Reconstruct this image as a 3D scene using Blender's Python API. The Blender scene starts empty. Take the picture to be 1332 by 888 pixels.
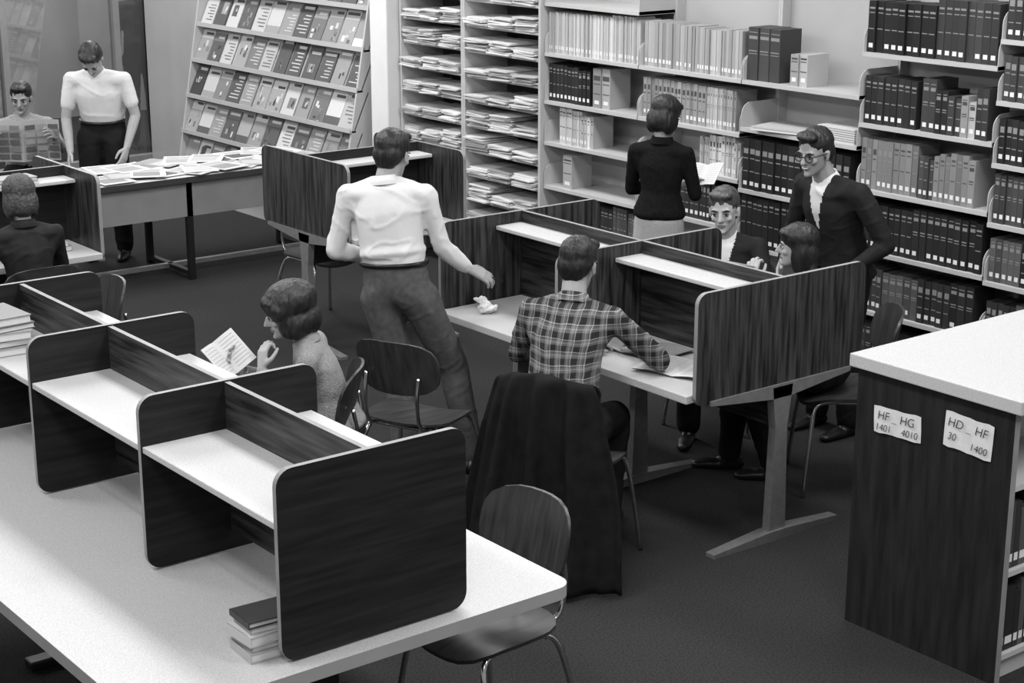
import bpy, bmesh, math, random
from mathutils import Vector, Matrix, noise
random.seed(7)
scene=bpy.context.scene
COL=scene.collection
V=Vector
# ------------------------------------------------------------------ camera
H=2.85; th=math.radians(15.74); hd=math.radians(37.8)
F=V((math.sin(hd)*math.cos(th), math.cos(hd)*math.cos(th), -math.sin(th)))
R=V((math.cos(hd), -math.sin(hd),0)); U=R.cross(F)
cam=bpy.data.cameras.new("camera"); camo=bpy.data.objects.new("camera",cam); COL.objects.link(camo)
cam.sensor_width=36; cam.lens=2250/1332*36; cam.clip_start=.05
camo.matrix_world=Matrix(((R.x,U.x,-F.x,0),(R.y,U.y,-F.y,0),(R.z,U.z,-F.z,H),(0,0,0,1)))
scene.camera=camo
scene.view_settings.view_transform='Standard'
# ------------------------------------------------------------------ materials
MATS={}
def M(name,v,rough=.6,v2=None,scale=8,stretch=(1,1,1),bump=0,bscale=None,metal=0,spec=.3,detail=4,contrast=(.3,.7)):
    if name in MATS: return MATS[name]
    m=bpy.data.materials.new(name); m.use_nodes=True; nt=m.node_tree; b=nt.nodes["Principled BSDF"]
    b.inputs["Roughness"].default_value=rough; b.inputs["Metallic"].default_value=metal
    b.inputs["Specular IOR Level"].default_value=spec
    tc=nt.nodes.new("ShaderNodeTexCoord"); mp=nt.nodes.new("ShaderNodeMapping"); mp.inputs["Scale"].default_value=stretch
    nt.links.new(tc.outputs["Object"],mp.inputs[0])
    if v2 is None: v2=v*.9
    n=nt.nodes.new("ShaderNodeTexNoise"); n.inputs["Scale"].default_value=scale; n.inputs["Detail"].default_value=detail
    nt.links.new(mp.outputs[0],n.inputs["Vector"])
    r=nt.nodes.new("ShaderNodeValToRGB"); r.color_ramp.elements[0].position=contrast[0]; r.color_ramp.elements[1].position=contrast[1]
    r.color_ramp.elements[0].color=(v2,v2,v2,1); r.color_ramp.elements[1].color=(v,v,v,1)
    nt.links.new(n.outputs["Fac"],r.inputs[0]); nt.links.new(r.outputs[0],b.inputs["Base Color"])
    if bump:
        n2=nt.nodes.new("ShaderNodeTexNoise"); n2.inputs["Scale"].default_value=bscale or scale; n2.inputs["Detail"].default_value=3
        nt.links.new(mp.outputs[0],n2.inputs["Vector"])
        bp=nt.nodes.new("ShaderNodeBump"); bp.inputs["Strength"].default_value=bump; bp.inputs["Distance"].default_value=.01
        nt.links.new(n2.outputs["Fac"],bp.inputs["Height"]); nt.links.new(bp.outputs[0],b.inputs["Normal"])
    MATS[name]=m; return m
def attr_mat():
    m=bpy.data.materials.new("printed_paper_and_cloth"); m.use_nodes=True; nt=m.node_tree; b=nt.nodes["Principled BSDF"]
    a=nt.nodes.new("ShaderNodeAttribute"); a.attribute_name="col"; nt.links.new(a.outputs["Color"],b.inputs["Base Color"])
    b.inputs["Roughness"].default_value=.55; b.inputs["Specular IOR Level"].default_value=.3
    return m
ATTR=attr_mat()
def plaid_mat(ang):
    m=bpy.data.materials.new("plaid_cotton"); m.use_nodes=True; nt=m.node_tree; b=nt.nodes["Principled BSDF"]; L=nt.links
    tc=nt.nodes.new("ShaderNodeTexCoord"); mp=nt.nodes.new("ShaderNodeMapping"); mp.inputs["Rotation"].default_value=(0,0,ang)
    L.new(tc.outputs["Object"],mp.inputs[0])
    nz=nt.nodes.new("ShaderNodeTexNoise"); nz.inputs["Scale"].default_value=5; L.new(mp.outputs[0],nz.inputs["Vector"])
    vm=nt.nodes.new("ShaderNodeVectorMath"); vm.operation='MULTIPLY_ADD'; vm.inputs[1].default_value=(.05,.05,.05); L.new(nz.outputs["Color"],vm.inputs[0]); L.new(mp.outputs[0],vm.inputs[2])
    sp=nt.nodes.new("ShaderNodeSeparateXYZ"); L.new(vm.outputs[0],sp.inputs[0])
    def mth(op,a,bv=None):
        n=nt.nodes.new("ShaderNodeMath"); n.operation=op
        for i,x in enumerate((a,bv)):
            if x is None: continue
            if isinstance(x,(int,float)): n.inputs[i].default_value=x
            else: L.new(x,n.inputs[i])
        return n.outputs[0]
    def stripes(c,per,off,w):
        f=mth('FRACT',mth('ADD',mth('DIVIDE',c,per),off)); return mth('LESS_THAN',f,w)
    tot=None
    for c in (sp.outputs[0],sp.outputs[2]):
        a=mth('MULTIPLY',stripes(c,.052,5.0,.40),.065); w=mth('MULTIPLY',stripes(c,.052,5.55,.09),.15)
        w2=mth('MULTIPLY',stripes(c,.052,5.82,.07),.07)
        s=mth('ADD',mth('ADD',a,w),w2); tot=s if tot is None else mth('ADD',tot,s)
    v=mth('ADD',tot,.022)
    cb=nt.nodes.new("ShaderNodeCombineColor"); 
    for i in range(3): L.new(v,cb.inputs[i])
    L.new(cb.outputs[0],b.inputs["Base Color"]); b.inputs["Roughness"].default_value=.9; b.inputs["Specular IOR Level"].default_value=.15
    return m
def brick_mat():
    m=bpy.data.materials.new("painted_block"); m.use_nodes=True; nt=m.node_tree; b=nt.nodes["Principled BSDF"]; L=nt.links
    tc=nt.nodes.new("ShaderNodeTexCoord"); sp=nt.nodes.new("ShaderNodeSeparateXYZ"); L.new(tc.outputs["Object"],sp.inputs[0])
    ad=nt.nodes.new("ShaderNodeMath"); L.new(sp.outputs[0],ad.inputs[0]); L.new(sp.outputs[1],ad.inputs[1])
    cb=nt.nodes.new("ShaderNodeCombineXYZ"); L.new(ad.outputs[0],cb.inputs[0]); L.new(sp.outputs[2],cb.inputs[1])
    br=nt.nodes.new("ShaderNodeTexBrick"); br.inputs["Scale"].default_value=5; br.inputs["Color1"].default_value=(.5,.5,.5,1); br.inputs["Color2"].default_value=(.46,.46,.46,1); br.inputs["Mortar"].default_value=(.36,.36,.36,1)
    L.new(cb.outputs[0],br.inputs["Vector"]); L.new(br.outputs["Color"],b.inputs["Base Color"]); b.inputs["Roughness"].default_value=.8
    return m
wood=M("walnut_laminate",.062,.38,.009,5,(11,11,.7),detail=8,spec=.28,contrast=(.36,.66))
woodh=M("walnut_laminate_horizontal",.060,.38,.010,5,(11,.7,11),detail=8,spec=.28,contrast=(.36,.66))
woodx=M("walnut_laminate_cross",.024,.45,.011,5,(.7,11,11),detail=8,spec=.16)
trimm=M("light_edge_band",.28,.5,.22)
lam=M("laminate_top",.55,.42,.40,260,bump=0,spec=.3,detail=2,contrast=(.35,.65))
lamedge=M("laminate_edge",.34,.4,.3)
steel=M("brushed_steel",.30,.38,.24,30,metal=.5,spec=.5)
chrome=M("chrome_tube",.65,.18,.6,metal=1.0)
carpet=M("carpet",.052,.97,.022,120,bump=.6,bscale=260,spec=.05,detail=6)
wallm=M("painted_wall",.66,.8,.62,3)
shelfm=M("enamelled_shelf",.50,.5,.47,4)
shelfback=M("shelf_back_panel",.44,.6,.40,3)
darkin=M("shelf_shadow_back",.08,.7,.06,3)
black=M("black_metal",.015,.4)
chairdark=M("chair_shell_dark",.05,.36,.02,6,(1,8,1),spec=.4)
skin=M("skin",.34,.65,.30,14,spec=.15)
skin2=M("skin_fair",.42,.65,.38,14,spec=.15)
lipm=M("lips",.17,.5,.14)
browm=M("eyebrow_hair",.03,.8)
eyew=M("eye_white",.5,.3); irism=M("iris",.02,.2)
hairm=M("dark_hair",.018,.45,.006,40,(1,1,.25),bump=.7,bscale=60,spec=.4)
hairbrown=M("brown_hair",.075,.45,.03,40,(1,1,.25),bump=.7,bscale=60,spec=.5)
hairgrey=M("greying_hair",.09,.6,.03,60,bump=.8,bscale=80)
shirtw=M("white_shirt",.64,.95,.57,6,bump=.5,bscale=8,spec=.05)
shirtg=M("grey_check_shirt",.34,.85,.22,90,bump=.2,spec=.1)
trg=M("grey_trousers",.105,.92,.075,40,bump=.4,bscale=8,spec=.08)
trd=M("dark_trousers",.016,.9,.012,20,bump=.3,bscale=12,spec=.1)
sweat=M("knit_sweater",.33,.95,.2,160,bump=.7,bscale=160,spec=.1)
blk=M("black_sweater",.010,.95,.006,60,bump=.3,spec=.1)
skirtm=M("light_skirt",.42,.9,.34,120,bump=.2,spec=.1)
jack=M("dark_jacket",.018,.8,.012,20,bump=.35,bscale=12,spec=.2)
coatm=M("coat_wool",.012,.9,.007,20,bump=.4,bscale=14,spec=.1)
shoe=M("shoe_leather",.012,.3,.01)
paper=M("paper",.72,.8,.62,30)
# ------------------------------------------------------------------ helpers
def group(name,loc=(0,0,0)):
    e=bpy.data.objects.new(name,None); e.empty_display_size=.1; e.location=loc; COL.objects.link(e); return e
def mk(name,verts,faces,mats,parent=None,mi=None,smooth=False,cols=None):
    me=bpy.data.meshes.new(name); me.from_pydata([tuple(v) for v in verts],[],faces)
    for m in (mats if isinstance(mats,(list,tuple)) else [mats]): me.materials.append(m)
    if mi: me.polygons.foreach_set("material_index",mi)
    if cols:
        a=me.color_attributes.new("col",'FLOAT_COLOR','CORNER'); buf=[]
        for p,c in zip(me.polygons,cols):
            if not isinstance(c,tuple): c=(c,c,c)
            buf+= [c[0],c[1],c[2],1.0]*p.loop_total
        a.data.foreach_set("color",buf)
    bm=bmesh.new(); bm.from_mesh(me); bmesh.ops.recalc_face_normals(bm,faces=bm.faces); bm.to_mesh(me); bm.free()
    if smooth: me.shade_smooth()
    me.update(); o=bpy.data.objects.new(name,me); COL.objects.link(o)
    if parent: par(o,parent)
    return o
def par(o,p):
    o.parent=p; o.matrix_parent_inverse=Matrix.Translation(p.location).inverted()
class MB:
    def __init__(s): s.v=[];s.f=[];s.c=[];s.m=[]
    def obox(s,c,ax,h,col=.5,mi=0):
        c=V(c); b=len(s.v)
        for i in (-1,1):
            for j in (-1,1):
                for k in (-1,1): s.v.append(c+ax[0]*h[0]*i+ax[1]*h[1]*j+ax[2]*h[2]*k)
        for f in ((0,1,3,2),(4,6,7,5),(0,4,5,1),(2,3,7,6),(0,2,6,4),(1,5,7,3)):
            s.f.append([b+x for x in f]); s.c.append(col); s.m.append(mi)
    def box(s,x0,x1,y0,y1,z0,z1,col=.5,mi=0):
        s.obox(((x0+x1)/2,(y0+y1)/2,(z0+z1)/2),(V((1,0,0)),V((0,1,0)),V((0,0,1))),((x1-x0)/2,(y1-y0)/2,(z1-z0)/2),col,mi)
    def quad(s,a,b,c,d,col,mi=0):
        n=len(s.v); s.v+= [V(a),V(b),V(c),V(d)]; s.f.append([n,n+1,n+2,n+3]); s.c.append(col); s.m.append(mi)
    def out(s,name,mats,parent=None,cols=False,bevel=0):
        o=mk(name,s.v,s.f,mats,parent,s.m,cols=s.c if cols else None)
        if bevel:
            md=o.modifiers.new("bevel",'BEVEL'); md.width=bevel; md.segments=2; md.limit_method='ANGLE'
        return o
def panel(name,O,u,v,w,h,t,r,mats,parent,corners=(1,1,1,1)):
    O=V(O);u=V(u);v=V(v);n=u.cross(v); pts=[]
    cc=[(w-r,h-r,0),(r,h-r,90),(r,r,180),(w-r,r,270)]; ex=[(w,h),(0,h),(0,0),(w,0)]
    for i,(cx,cy,a0) in enumerate(cc):
        if corners[i]:
            for k in range(7):
                a=math.radians(a0+k*15); pts.append((cx+r*math.cos(a),cy+r*math.sin(a)))
        else: pts.append(ex[i])
    N=len(pts); vs=[O+u*p[0]+v*p[1]+n*t/2 for p in pts]+[O+u*p[0]+v*p[1]-n*t/2 for p in pts]
    fs=[list(range(N)),list(range(2*N-1,N-1,-1))]; mi=[0,0]
    for i in range(N): fs.append([i,i+N,(i+1)%N+N,(i+1)%N]); mi.append(1)
    return mk(name,vs,fs,mats,parent,mi)
def catmull(P,n=6):
    P=[V(p) for p in P]; out=[]
    for i in range(len(P)-1):
        p0=P[max(i-1,0)];p1=P[i];p2=P[i+1];p3=P[min(i+2,len(P)-1)]
        for k in range(n):
            t=k/n; out.append(.5*((2*p1)+(p2-p0)*t+(2*p0-5*p1+4*p2-p3)*t*t+(3*p1-p0-3*p2+p3)*t**3))
    out.append(P[-1]); return out
def tube(P,r,n=8,sm=6):
    pts=catmull(P,sm) if sm else [V(p) for p in P]; vs=[];fs=[]; up=V((0.13,.31,.94)).normalized()
    for i,p in enumerate(pts):
        t=(pts[min(i+1,len(pts)-1)]-pts[max(i-1,0)]).normalized(); a=t.cross(up)
        if a.length<.05: a=t.cross(V((1,0,0)))
        a.normalize(); up=a.cross(t)
        for k in range(n):
            an=2*math.pi*k/n; vs.append(p+a*math.cos(an)*r+up*math.sin(an)*r)
    for i in range(len(pts)-1):
        for k in range(n): fs.append([i*n+k,i*n+(k+1)%n,(i+1)*n+(k+1)%n,(i+1)*n+k])
    fs.append(list(range(n))[::-1]); fs.append([(len(pts)-1)*n+k for k in range(n)])
    return vs,fs
def merge(parts):
    vs=[];fs=[]
    for a,b in parts:
        o=len(vs); vs+=a; fs+=[[x+o for x in f] for f in b]
    return vs,fs
def tmat(loc,fwd,z=0):
    f=V((fwd[0],fwd[1],0)).normalized(); r=V((f.y,-f.x,0))
    return Matrix(((r.x,f.x,0,loc[0]),(r.y,f.y,0,loc[1]),(0,0,1,z),(0,0,0,1)))
# ------------------------------------------------------------------ room shell
def plane_box(name,x0,x1,y0,y1,z0,z1,mat):
    b=MB(); b.box(x0,x1,y0,y1,z0,z1); return b.out(name,[mat])
plane_box("floor",-2,10.5,-2,20,-.1,0,carpet)
plane_box("ceiling",-2,10.5,-2,20,3.5,3.6,wallm)
plane_box("wall_back",7.5,7.6,-2,10.75,0,3.5,wallm)
bk=brick_mat()
plane_box("wall_back_block",7.5,7.6,10.75,15,0,3.5,bk)
g=group("column",(7.25,10.58,0)); b=MB(); b.box(6.98,7.49,10.47,10.69,0,3.5); b.out("shaft",[M("column_paint",.74,.7,.7)],g,bevel=.01)
plane_box("wall_far",-2,10.5,18.4,18.5,0,3.5,M("far_wall_paint",.38,.8,.30,2))
plane_box("baseboard_back",7.47,7.5,-2,10.46,0,.1,black)
plane_box("partition_panel",7.30,7.34,13.62,14.99,0,3.5,M("glazed_partition",.48,.12,.42,2,spec=.6))
gl=bpy.data.materials.new("tinted_glass"); gl.use_nodes=True; nt=gl.node_tree; nt.nodes.clear()
o_=nt.nodes.new("ShaderNodeOutputMaterial"); mx=nt.nodes.new("ShaderNodeMixShader"); tr=nt.nodes.new("ShaderNodeBsdfTransparent"); gs=nt.nodes.new("ShaderNodeBsdfGlossy")
tr.inputs[0].default_value=(.85,.85,.85,1); gs.inputs["Roughness"].default_value=.03; gs.inputs[0].default_value=(.9,.9,.9,1); mx.inputs[0].default_value=.12
nt.links.new(tr.outputs[0],mx.inputs[1]); nt.links.new(gs.outputs[0],mx.inputs[2]); nt.links.new(mx.outputs[0],o_.inputs[0])
fr=M("aluminium_frame",.35,.4,.3,metal=.4)
g=group("window_1",(6,15.05,0)); b=MB()
for x in (3.2,4.6,5.94,7.02,7.46): b.box(x-.03,x+.03,15.0,15.1,0,3.5)
b.box(3.2,7.5,15.0,15.1,0,.1); b.out("frame",[fr],g)
b=MB(); b.box(3.2,7.45,15.045,15.055,.1,3.5); b.out("glass",[gl],g)
plane_box("wall_left",-2,3.16,15,15.1,0,3.5,bk)
# ------------------------------------------------------------------ ceiling lights
lm=bpy.data.materials.new("fluorescent_diffuser"); lm.use_nodes=True; bb=lm.node_tree.nodes["Principled BSDF"]
bb.inputs["Emission Color"].default_value=(1,1,1,1); bb.inputs["Emission Strength"].default_value=1.2
for ix,x in enumerate((.8,3.4,6.0)):
    for iy,y in enumerate((1.6,4.6,7.6,10.6,13.4)):
        g=group("fluorescent_ceiling_light",(x,y,3.45)); b=MB(); b.box(x-.3,x+.3,y-.9,y+.9,3.42,3.5); b.out("housing",[shelfm],g)
        b=MB(); b.box(x-.27,x+.27,y-.87,y+.87,3.405,3.42); b.out("diffuser",[lm],g)
        ld=bpy.data.lights.new("fluorescent_lamp",'AREA'); ld.shape='RECTANGLE'; ld.size=.55; ld.size_y=1.75; ld.energy=57
        lo=bpy.data.objects.new("lamp",ld); lo.location=(x,y,3.39); COL.objects.link(lo); par(lo,g)
ld=bpy.data.lights.new("far_fill",'AREA'); ld.size=1.5; ld.energy=140; lo=bpy.data.objects.new("far_wall_fill",ld); lo.location=(7,16.8,3.4); COL.objects.link(lo)  # added fill light without a fixture, brightens the far wall behind the glass
w=bpy.data.worlds.new("world"); scene.world=w; w.use_nodes=True; w.node_tree.nodes["Background"].inputs[0].default_value=(1,1,1,1); w.node_tree.nodes["Background"].inputs[1].default_value=.34
# ------------------------------------------------------------------ foreground carrel table
X_=V((1,0,0));Y_=V((0,1,0));Z_=V((0,0,1))
g=group("study_carrel_table",(2.4,4.97,0))
panel("table_top",(1.69,3.70,.71),X_,Y_,1.42,2.60,.04,.06,[lam,lamedge],g)
PY=[3.77,4.575,5.40,6.17]
for i,y in enumerate(PY):
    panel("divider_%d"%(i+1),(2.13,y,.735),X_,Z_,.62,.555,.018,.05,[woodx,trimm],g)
for i in range(3):
    panel("spine_%d"%(i+1),(2.43,PY[i]+.009,.80),Y_,Z_,PY[i+1]-PY[i]-.018,.485,.018,.001,[woodh,trimm],g,(0,0,0,0))
    for s,(xa) in enumerate((2.135,2.442)):
        b=MB(); b.box(xa,xa+.285,PY[i]+.009,PY[i+1]-.009,1.115,1.135); b.out("shelf_%d_%d"%(i+1,s+1),[lam],g,bevel=.003)
for j,y in enumerate((4.05,5.6)):
    b=MB(); b.box(2.37,2.47,y-.03,y+.03,.03,.69); b.box(2.12,2.75,y-.035,y+.035,0,.035); b.box(2.0,2.8,y-.03,y+.03,.66,.69); b.out("pedestal_%d"%(j+1),[black],g,bevel=.008)
# ------------------------------------------------------------------ carrels
def carrel(name,ax,u0,bays,bw,vc,wd,top=1.16,sh=.16):
    P=(lambda u,v,z:V((v,u,z))) if ax=='Y' else (lambda u,v,z:V((u,v,z)))
    uu=Y_ if ax=='Y' else X_; vv=X_ if ax=='Y' else Y_
    u1=u0+bays*bw; g=group(name,P((u0+u1)/2,vc,0)); hw=wd/2
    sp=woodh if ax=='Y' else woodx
    def bx(nm,ua,ub,va,vb,za,zb,m,bev=.004):
        b=MB(); a=P(ua,va,za);c=P(ub,vb,zb); b.box(min(a.x,c.x),max(a.x,c.x),min(a.y,c.y),max(a.y,c.y),za,zb); return b.out(nm,[m],g,bevel=bev)
    def bar(nm,uk,secs):
        vs=[];fs=[]
        for d,hh,z0,z1 in secs:
            for a,z in ((-hh,z0),(hh,z0),(hh,z1),(-hh,z1)): vs.append(P(uk+a,vc+d,z))
        for i in range(len(secs)-1):
            for j in range(4): fs.append([i*4+j,i*4+(j+1)%4,i*4+4+(j+1)%4,i*4+4+j])
        n=len(vs); fs+=[[3,2,1,0],[n-4,n-3,n-2,n-1]]; mk(nm,vs,fs,[steel],g)
    for s in (-1,1):
        va,vb=(vc-hw-.03,vc-.012) if s<0 else (vc+.012,vc+hw+.03)
        bx("desk_%d"%(s+2),u0+.014,u1-.014,va,vb,.70,.735,lam)
        for k in range(bays):
            a,b_=(vc-.012-sh,vc-.012) if s<0 else (vc+.012,vc+.012+sh)
            bx("shelf_%d_%d"%(k,s+2),u0+k*bw+.014,u0+(k+1)*bw-.014,a,b_,1.085,1.105,lam)
    for k in range(bays):
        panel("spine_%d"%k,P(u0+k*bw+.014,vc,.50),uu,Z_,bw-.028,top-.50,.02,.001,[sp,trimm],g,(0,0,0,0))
    for k in range(bays+1):
        end=k in (0,bays); uk=u0+k*bw
        panel("divider_%d"%k,P(uk,vc-hw,.685 if end else .736),vv,Z_,wd,top-(.685 if end else .736),.02,.05,[wood,trimm],g)
        vs=[];fs=[]
        for z,h in ((.03,.05),(.5,.035),(.69,.06)):
            for a,d in ((-.02,-h),(.02,-h),(.02,h),(-.02,h)): vs.append(P(uk+a,vc+d,z))
        for i in range(2):
            for j in range(4): fs.append([i*4+j,i*4+(j+1)%4,i*4+4+(j+1)%4,i*4+4+j])
        fs+=[[3,2,1,0],[8,9,10,11]]; mk("post_%d"%k,vs,fs,[steel],g)
        bar("foot_%d"%k,uk,((-.38,.025,0,.018),(-.06,.033,0,.042),(.06,.033,0,.042),(.38,.025,0,.018)))
        bar("arm_%d"%k,uk,((-.42,.02,.68,.70),(-.06,.02,.64,.70),(.06,.02,.64,.70),(.42,.02,.68,.70)))
    return g
carrel("study_carrel",'Y',4.83,2,.885,5.18,1.0)
carrel("study_carrel",'X',5.18,1,.81,8.66,.96)
carrel("study_carrel",'X',2.31,2,.81,9.19,.88)
# ------------------------------------------------------------------ chairs
def shell(fn,a,b,t,nr=6,na=28,p=3.2):
    vs=[];fs=[]
    for side in (0,1):
        vs.append(fn(0,0) if side==0 else fn(0,0)+fn(0,0,True)*t)
        for i in range(1,nr+1):
            for k in range(na):
                an=2*math.pi*k/na; c=math.cos(an);s=math.sin(an)
                rr=(abs(c)**p+abs(s)**p)**(-1/p)*i/nr; x=c*rr;y=s*rr
                q=fn(x*a,y*b); vs.append(q if side==0 else q+fn(x*a,y*b,True)*t)
    S=1+nr*na
    for side in (0,1):
        o=side*S
        for k in range(na): fs.append([o,o+1+k,o+1+(k+1)%na])
        for i in range(nr-1):
            for k in range(na):
                fs.append([o+1+i*na+k,o+1+i*na+(k+1)%na,o+1+(i+1)*na+(k+1)%na,o+1+(i+1)*na+k])
    for k in range(na): a1=1+(nr-1)*na+k;a2=1+(nr-1)*na+(k+1)%na; fs.append([a1,a2,a2+S,a1+S])
    return vs,fs
def chair(loc,fwd,name="library_chair"):
    T=tmat(loc,fwd); g=group(name,(loc[0],loc[1],0))
    def seat(x,y,n=False):
        if n: return V((0,0,-1))
        return V((x,y,.455+.02*(x/.21)**2-.035*max(0,(y-.08)/.12)**2+.02*max(0,(-y-.08)/.12)**2-.008))
    def back(x,s,n=False):
        if n: return V((0,-1,0))
        return V((x,-.225-.22*s+.055*(x/.2)**2,.72+s))
    for nm,fn,a,b in (("seat",seat,.215,.20),("backrest",back,.205,.125)):
        vs,fs=shell(fn,a,b,.012); o=mk(nm,[T@v for v in vs],fs,[chairdark],g,smooth=True)
        m=o.modifiers.new("es",'EDGE_SPLIT'); m.split_angle=math.radians(50)
    parts=[]
    for s in (-1,1):
        parts.append(tube([(s*.235,.20,0.0),(s*.20,.17,.30),(s*.17,.14,.425),(s*.165,.0,.435),(s*.17,-.14,.42),(s*.20,-.19,.28),(s*.235,-.24,0.0)],.0105))
        parts.append(tube([(s*.13,.05,.43),(s*.13,-.12,.435),(s*.13,-.215,.47),(s*.13,-.24,.58),(s*.13,-.225,.69)],.009))
    parts.append(tube([(-.168,.12,.43),(0,.12,.425),(.168,.12,.43)],.009)); parts.append(tube([(-.168,-.12,.425),(0,-.12,.42),(.168,-.12,.425)],.009))
    vs,fs=merge(parts); mk("steel_frame",[T@v for v in vs],fs,[chrome],g,smooth=True)
    return g
awy=V((.613,.79)); ir=V((.79,-.613))
CP=((4.35,5.21),(.93,.40)); P5=(3.58,5.80)
chair((3.08,4.12),(-1,-.08))
chair((4.17,6.05),(.90,.42))
chair(*CP)
chair((5.93,5.14),(-.79,.61))
chair((5.52,9.05),(0.1,-1))
chair((3.30,7.76),(-1,.1))
chair((3.47,5.89),(-.79,.61))
chair((6.12,6.12),(-.9,-.4))
chair((3.35,8.40),(0,1))
chair((5.02,12.36),(-.4,-.9))
# ------------------------------------------------------------------ people
def sph(c,r,fr,n=10,m=6):
    pts=[]
    for i in range(m+1):
        ph=math.pi*i/m
        for k in range(n if 0<i<m else 1):
            a=2*math.pi*k/n; d=V((math.sin(ph)*math.cos(a)*r[0],math.sin(ph)*math.sin(a)*r[1],math.cos(ph)*r[2])); pts.append(V(c)+fr@d)
    return pts
I3=Matrix.Identity(3)
def hull(items,n=10,m=6):
    pts=[]
    for c,r,fr in items:
        if not isinstance(r,(tuple,list)): r=(r,r,r)
        pts+=sph(c,r,fr,n,m)
    bm=bmesh.new(); vv=[bm.verts.new(p) for p in pts]
    bmesh.ops.convex_hull(bm,input=vv)
    dl=[x for x in bm.verts if not x.link_faces]
    bmesh.ops.delete(bm,geom=dl,context='VERTS'); bm.verts.index_update()
    vs=[v.co.copy() for v in bm.verts]; fs=[[v.index for v in f.verts] for f in bm.faces]; bm.free(); return vs,fs
def fuse(name,parts,voxel,smooth,mat,parent,disp=None,fold=False):
    vs,fs=merge(parts); o=mk(name+"_tmp",vs,fs,[mat])
    m=o.modifiers.new("r",'REMESH'); m.mode='VOXEL'; m.voxel_size=voxel
    if smooth: s=o.modifiers.new("s",'SMOOTH'); s.factor=.5; s.iterations=smooth
    dg=bpy.context.evaluated_depsgraph_get(); me=bpy.data.meshes.new_from_object(o.evaluated_get(dg)); 
    tm=o.data; bpy.data.objects.remove(o); bpy.data.meshes.remove(tm)
    me.name=name; me.materials.clear(); me.materials.append(mat)
    if disp:
        amp,fq=disp; nn=[v.normal.copy() for v in me.vertices]
        for v,nv in zip(me.vertices,nn):
            c=v.co; q=V((c.x*fq[0],c.y*fq[1],c.z*fq[2]))
            if fold:
                a=noise.noise(q*.7); b2=noise.noise(V((q.x*.6+q.z*.5,q.y*.6-q.z*.4,q.z*.9+q.x*.3))*.9+V((7,3,a*.6)))
                b3=noise.noise(V((q.x*.9-q.z*.8,q.y*.9+q.z*.5,q.z*1.2))*1.1+V((1,9,4)))
                m1=max(0,min(1,.5+1.8*noise.noise(q*.5+V((5,5,5)))))
                d=.9*a+m1*(.8*math.exp(-(b2/.11)**2)-.3)+(1-m1)*.6*math.exp(-(b3/.09)**2)
            else: d=noise.noise(q)+.5*noise.noise(q*2.1)
            v.co=c+nv*amp*d
    me.shade_smooth(); ob=bpy.data.objects.new(name,me); COL.objects.link(ob); par(ob,parent); return ob
STAND=dict(pelvis=(0,0,.95),neck=(0,0,1.47),head=(0,.03,1.63),shR=(.175,0,1.40),shL=(-.175,0,1.40),elR=(.22,-.02,1.13),elL=(-.22,-.02,1.13),
  wrR=(.23,.06,.88),wrL=(-.23,.06,.88),hipR=(.09,0,.92),hipL=(-.09,0,.92),knR=(.10,.03,.50),knL=(-.10,.03,.50),anR=(.11,0,.09),anL=(-.11,0,.09))
SIT=dict(pelvis=(0,-.02,.56),neck=(0,.02,1.06),head=(0,.06,1.21),shR=(.175,.02,.99),shL=(-.175,.02,.99),elR=(.22,.12,.76),elL=(-.22,.12,.76),
  wrR=(.12,.34,.78),wrL=(-.12,.34,.78),hipR=(.09,0,.54),hipL=(-.09,0,.54),knR=(.11,.40,.50),knL=(-.11,.40,.50),anR=(.11,.36,.09),anL=(-.11,.36,.09))
def frame(r,u):
    u=u.normalized(); r=(r-u*r.dot(u)).normalized(); f=u.cross(r); return Matrix((r,f,u)).transposed()
def hand_parts(wr,dr,bk,side,s,curl):
    y=dr.normalized(); z=(bk-y*bk.dot(y)).normalized(); x=y.cross(z)*(-side)
    def P(a,b,c): return wr+(x*a+y*b+z*c)*s
    k=[(.030,.086),(.010,.092),(-.010,.088),(-.029,.078)]; Ln=[.068,.076,.071,.054]
    fr=Matrix((x,y,z)).transposed()
    parts=[hull([(P(0,-.02,0),(.026*s,.02*s,.019*s),fr),(P(.026,.075,0),(.014*s,.016*s,.012*s),fr),(P(-.026,.070,0),(.013*s,.016*s,.012*s),fr)])]
    for (kx,ky),L in zip(k,Ln):
        p=P(kx,ky-.01,0); a=curl*.35; sx=kx*.12/.03
        for i,(fr_,r0,r1) in enumerate(((.45,.0098,.0088),(.30,.0088,.0080),(.25,.0080,.0068))):
            d=(y*math.cos(a)-z*math.sin(a)+x*sx).normalized(); q=p+d*(L*fr_+(.01 if i==0 else 0))*s
            parts.append(hull([(p,r0*s,I3),(q,r1*s,I3)])); p=q; a+=curl
    p=P(.022,.018,-.004); d=(x*.75+y*.62-z*.25*(.4+curl)).normalized(); q=p+d*.042*s; d2=(x*.25+y*.85-z*.35*curl).normalized(); r2=q+d2*.032*s
    e=r2+(x*(-.05)+y*.9-z*.4*curl).normalized()*.024*s
    parts+= [hull([(p,.015*s,I3),(q,.011*s,I3)]),hull([(q,.0105*s,I3),(r2,.0095*s,I3)]),hull([(r2,.0095*s,I3),(e,.008*s,I3)])]
    return parts
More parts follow.
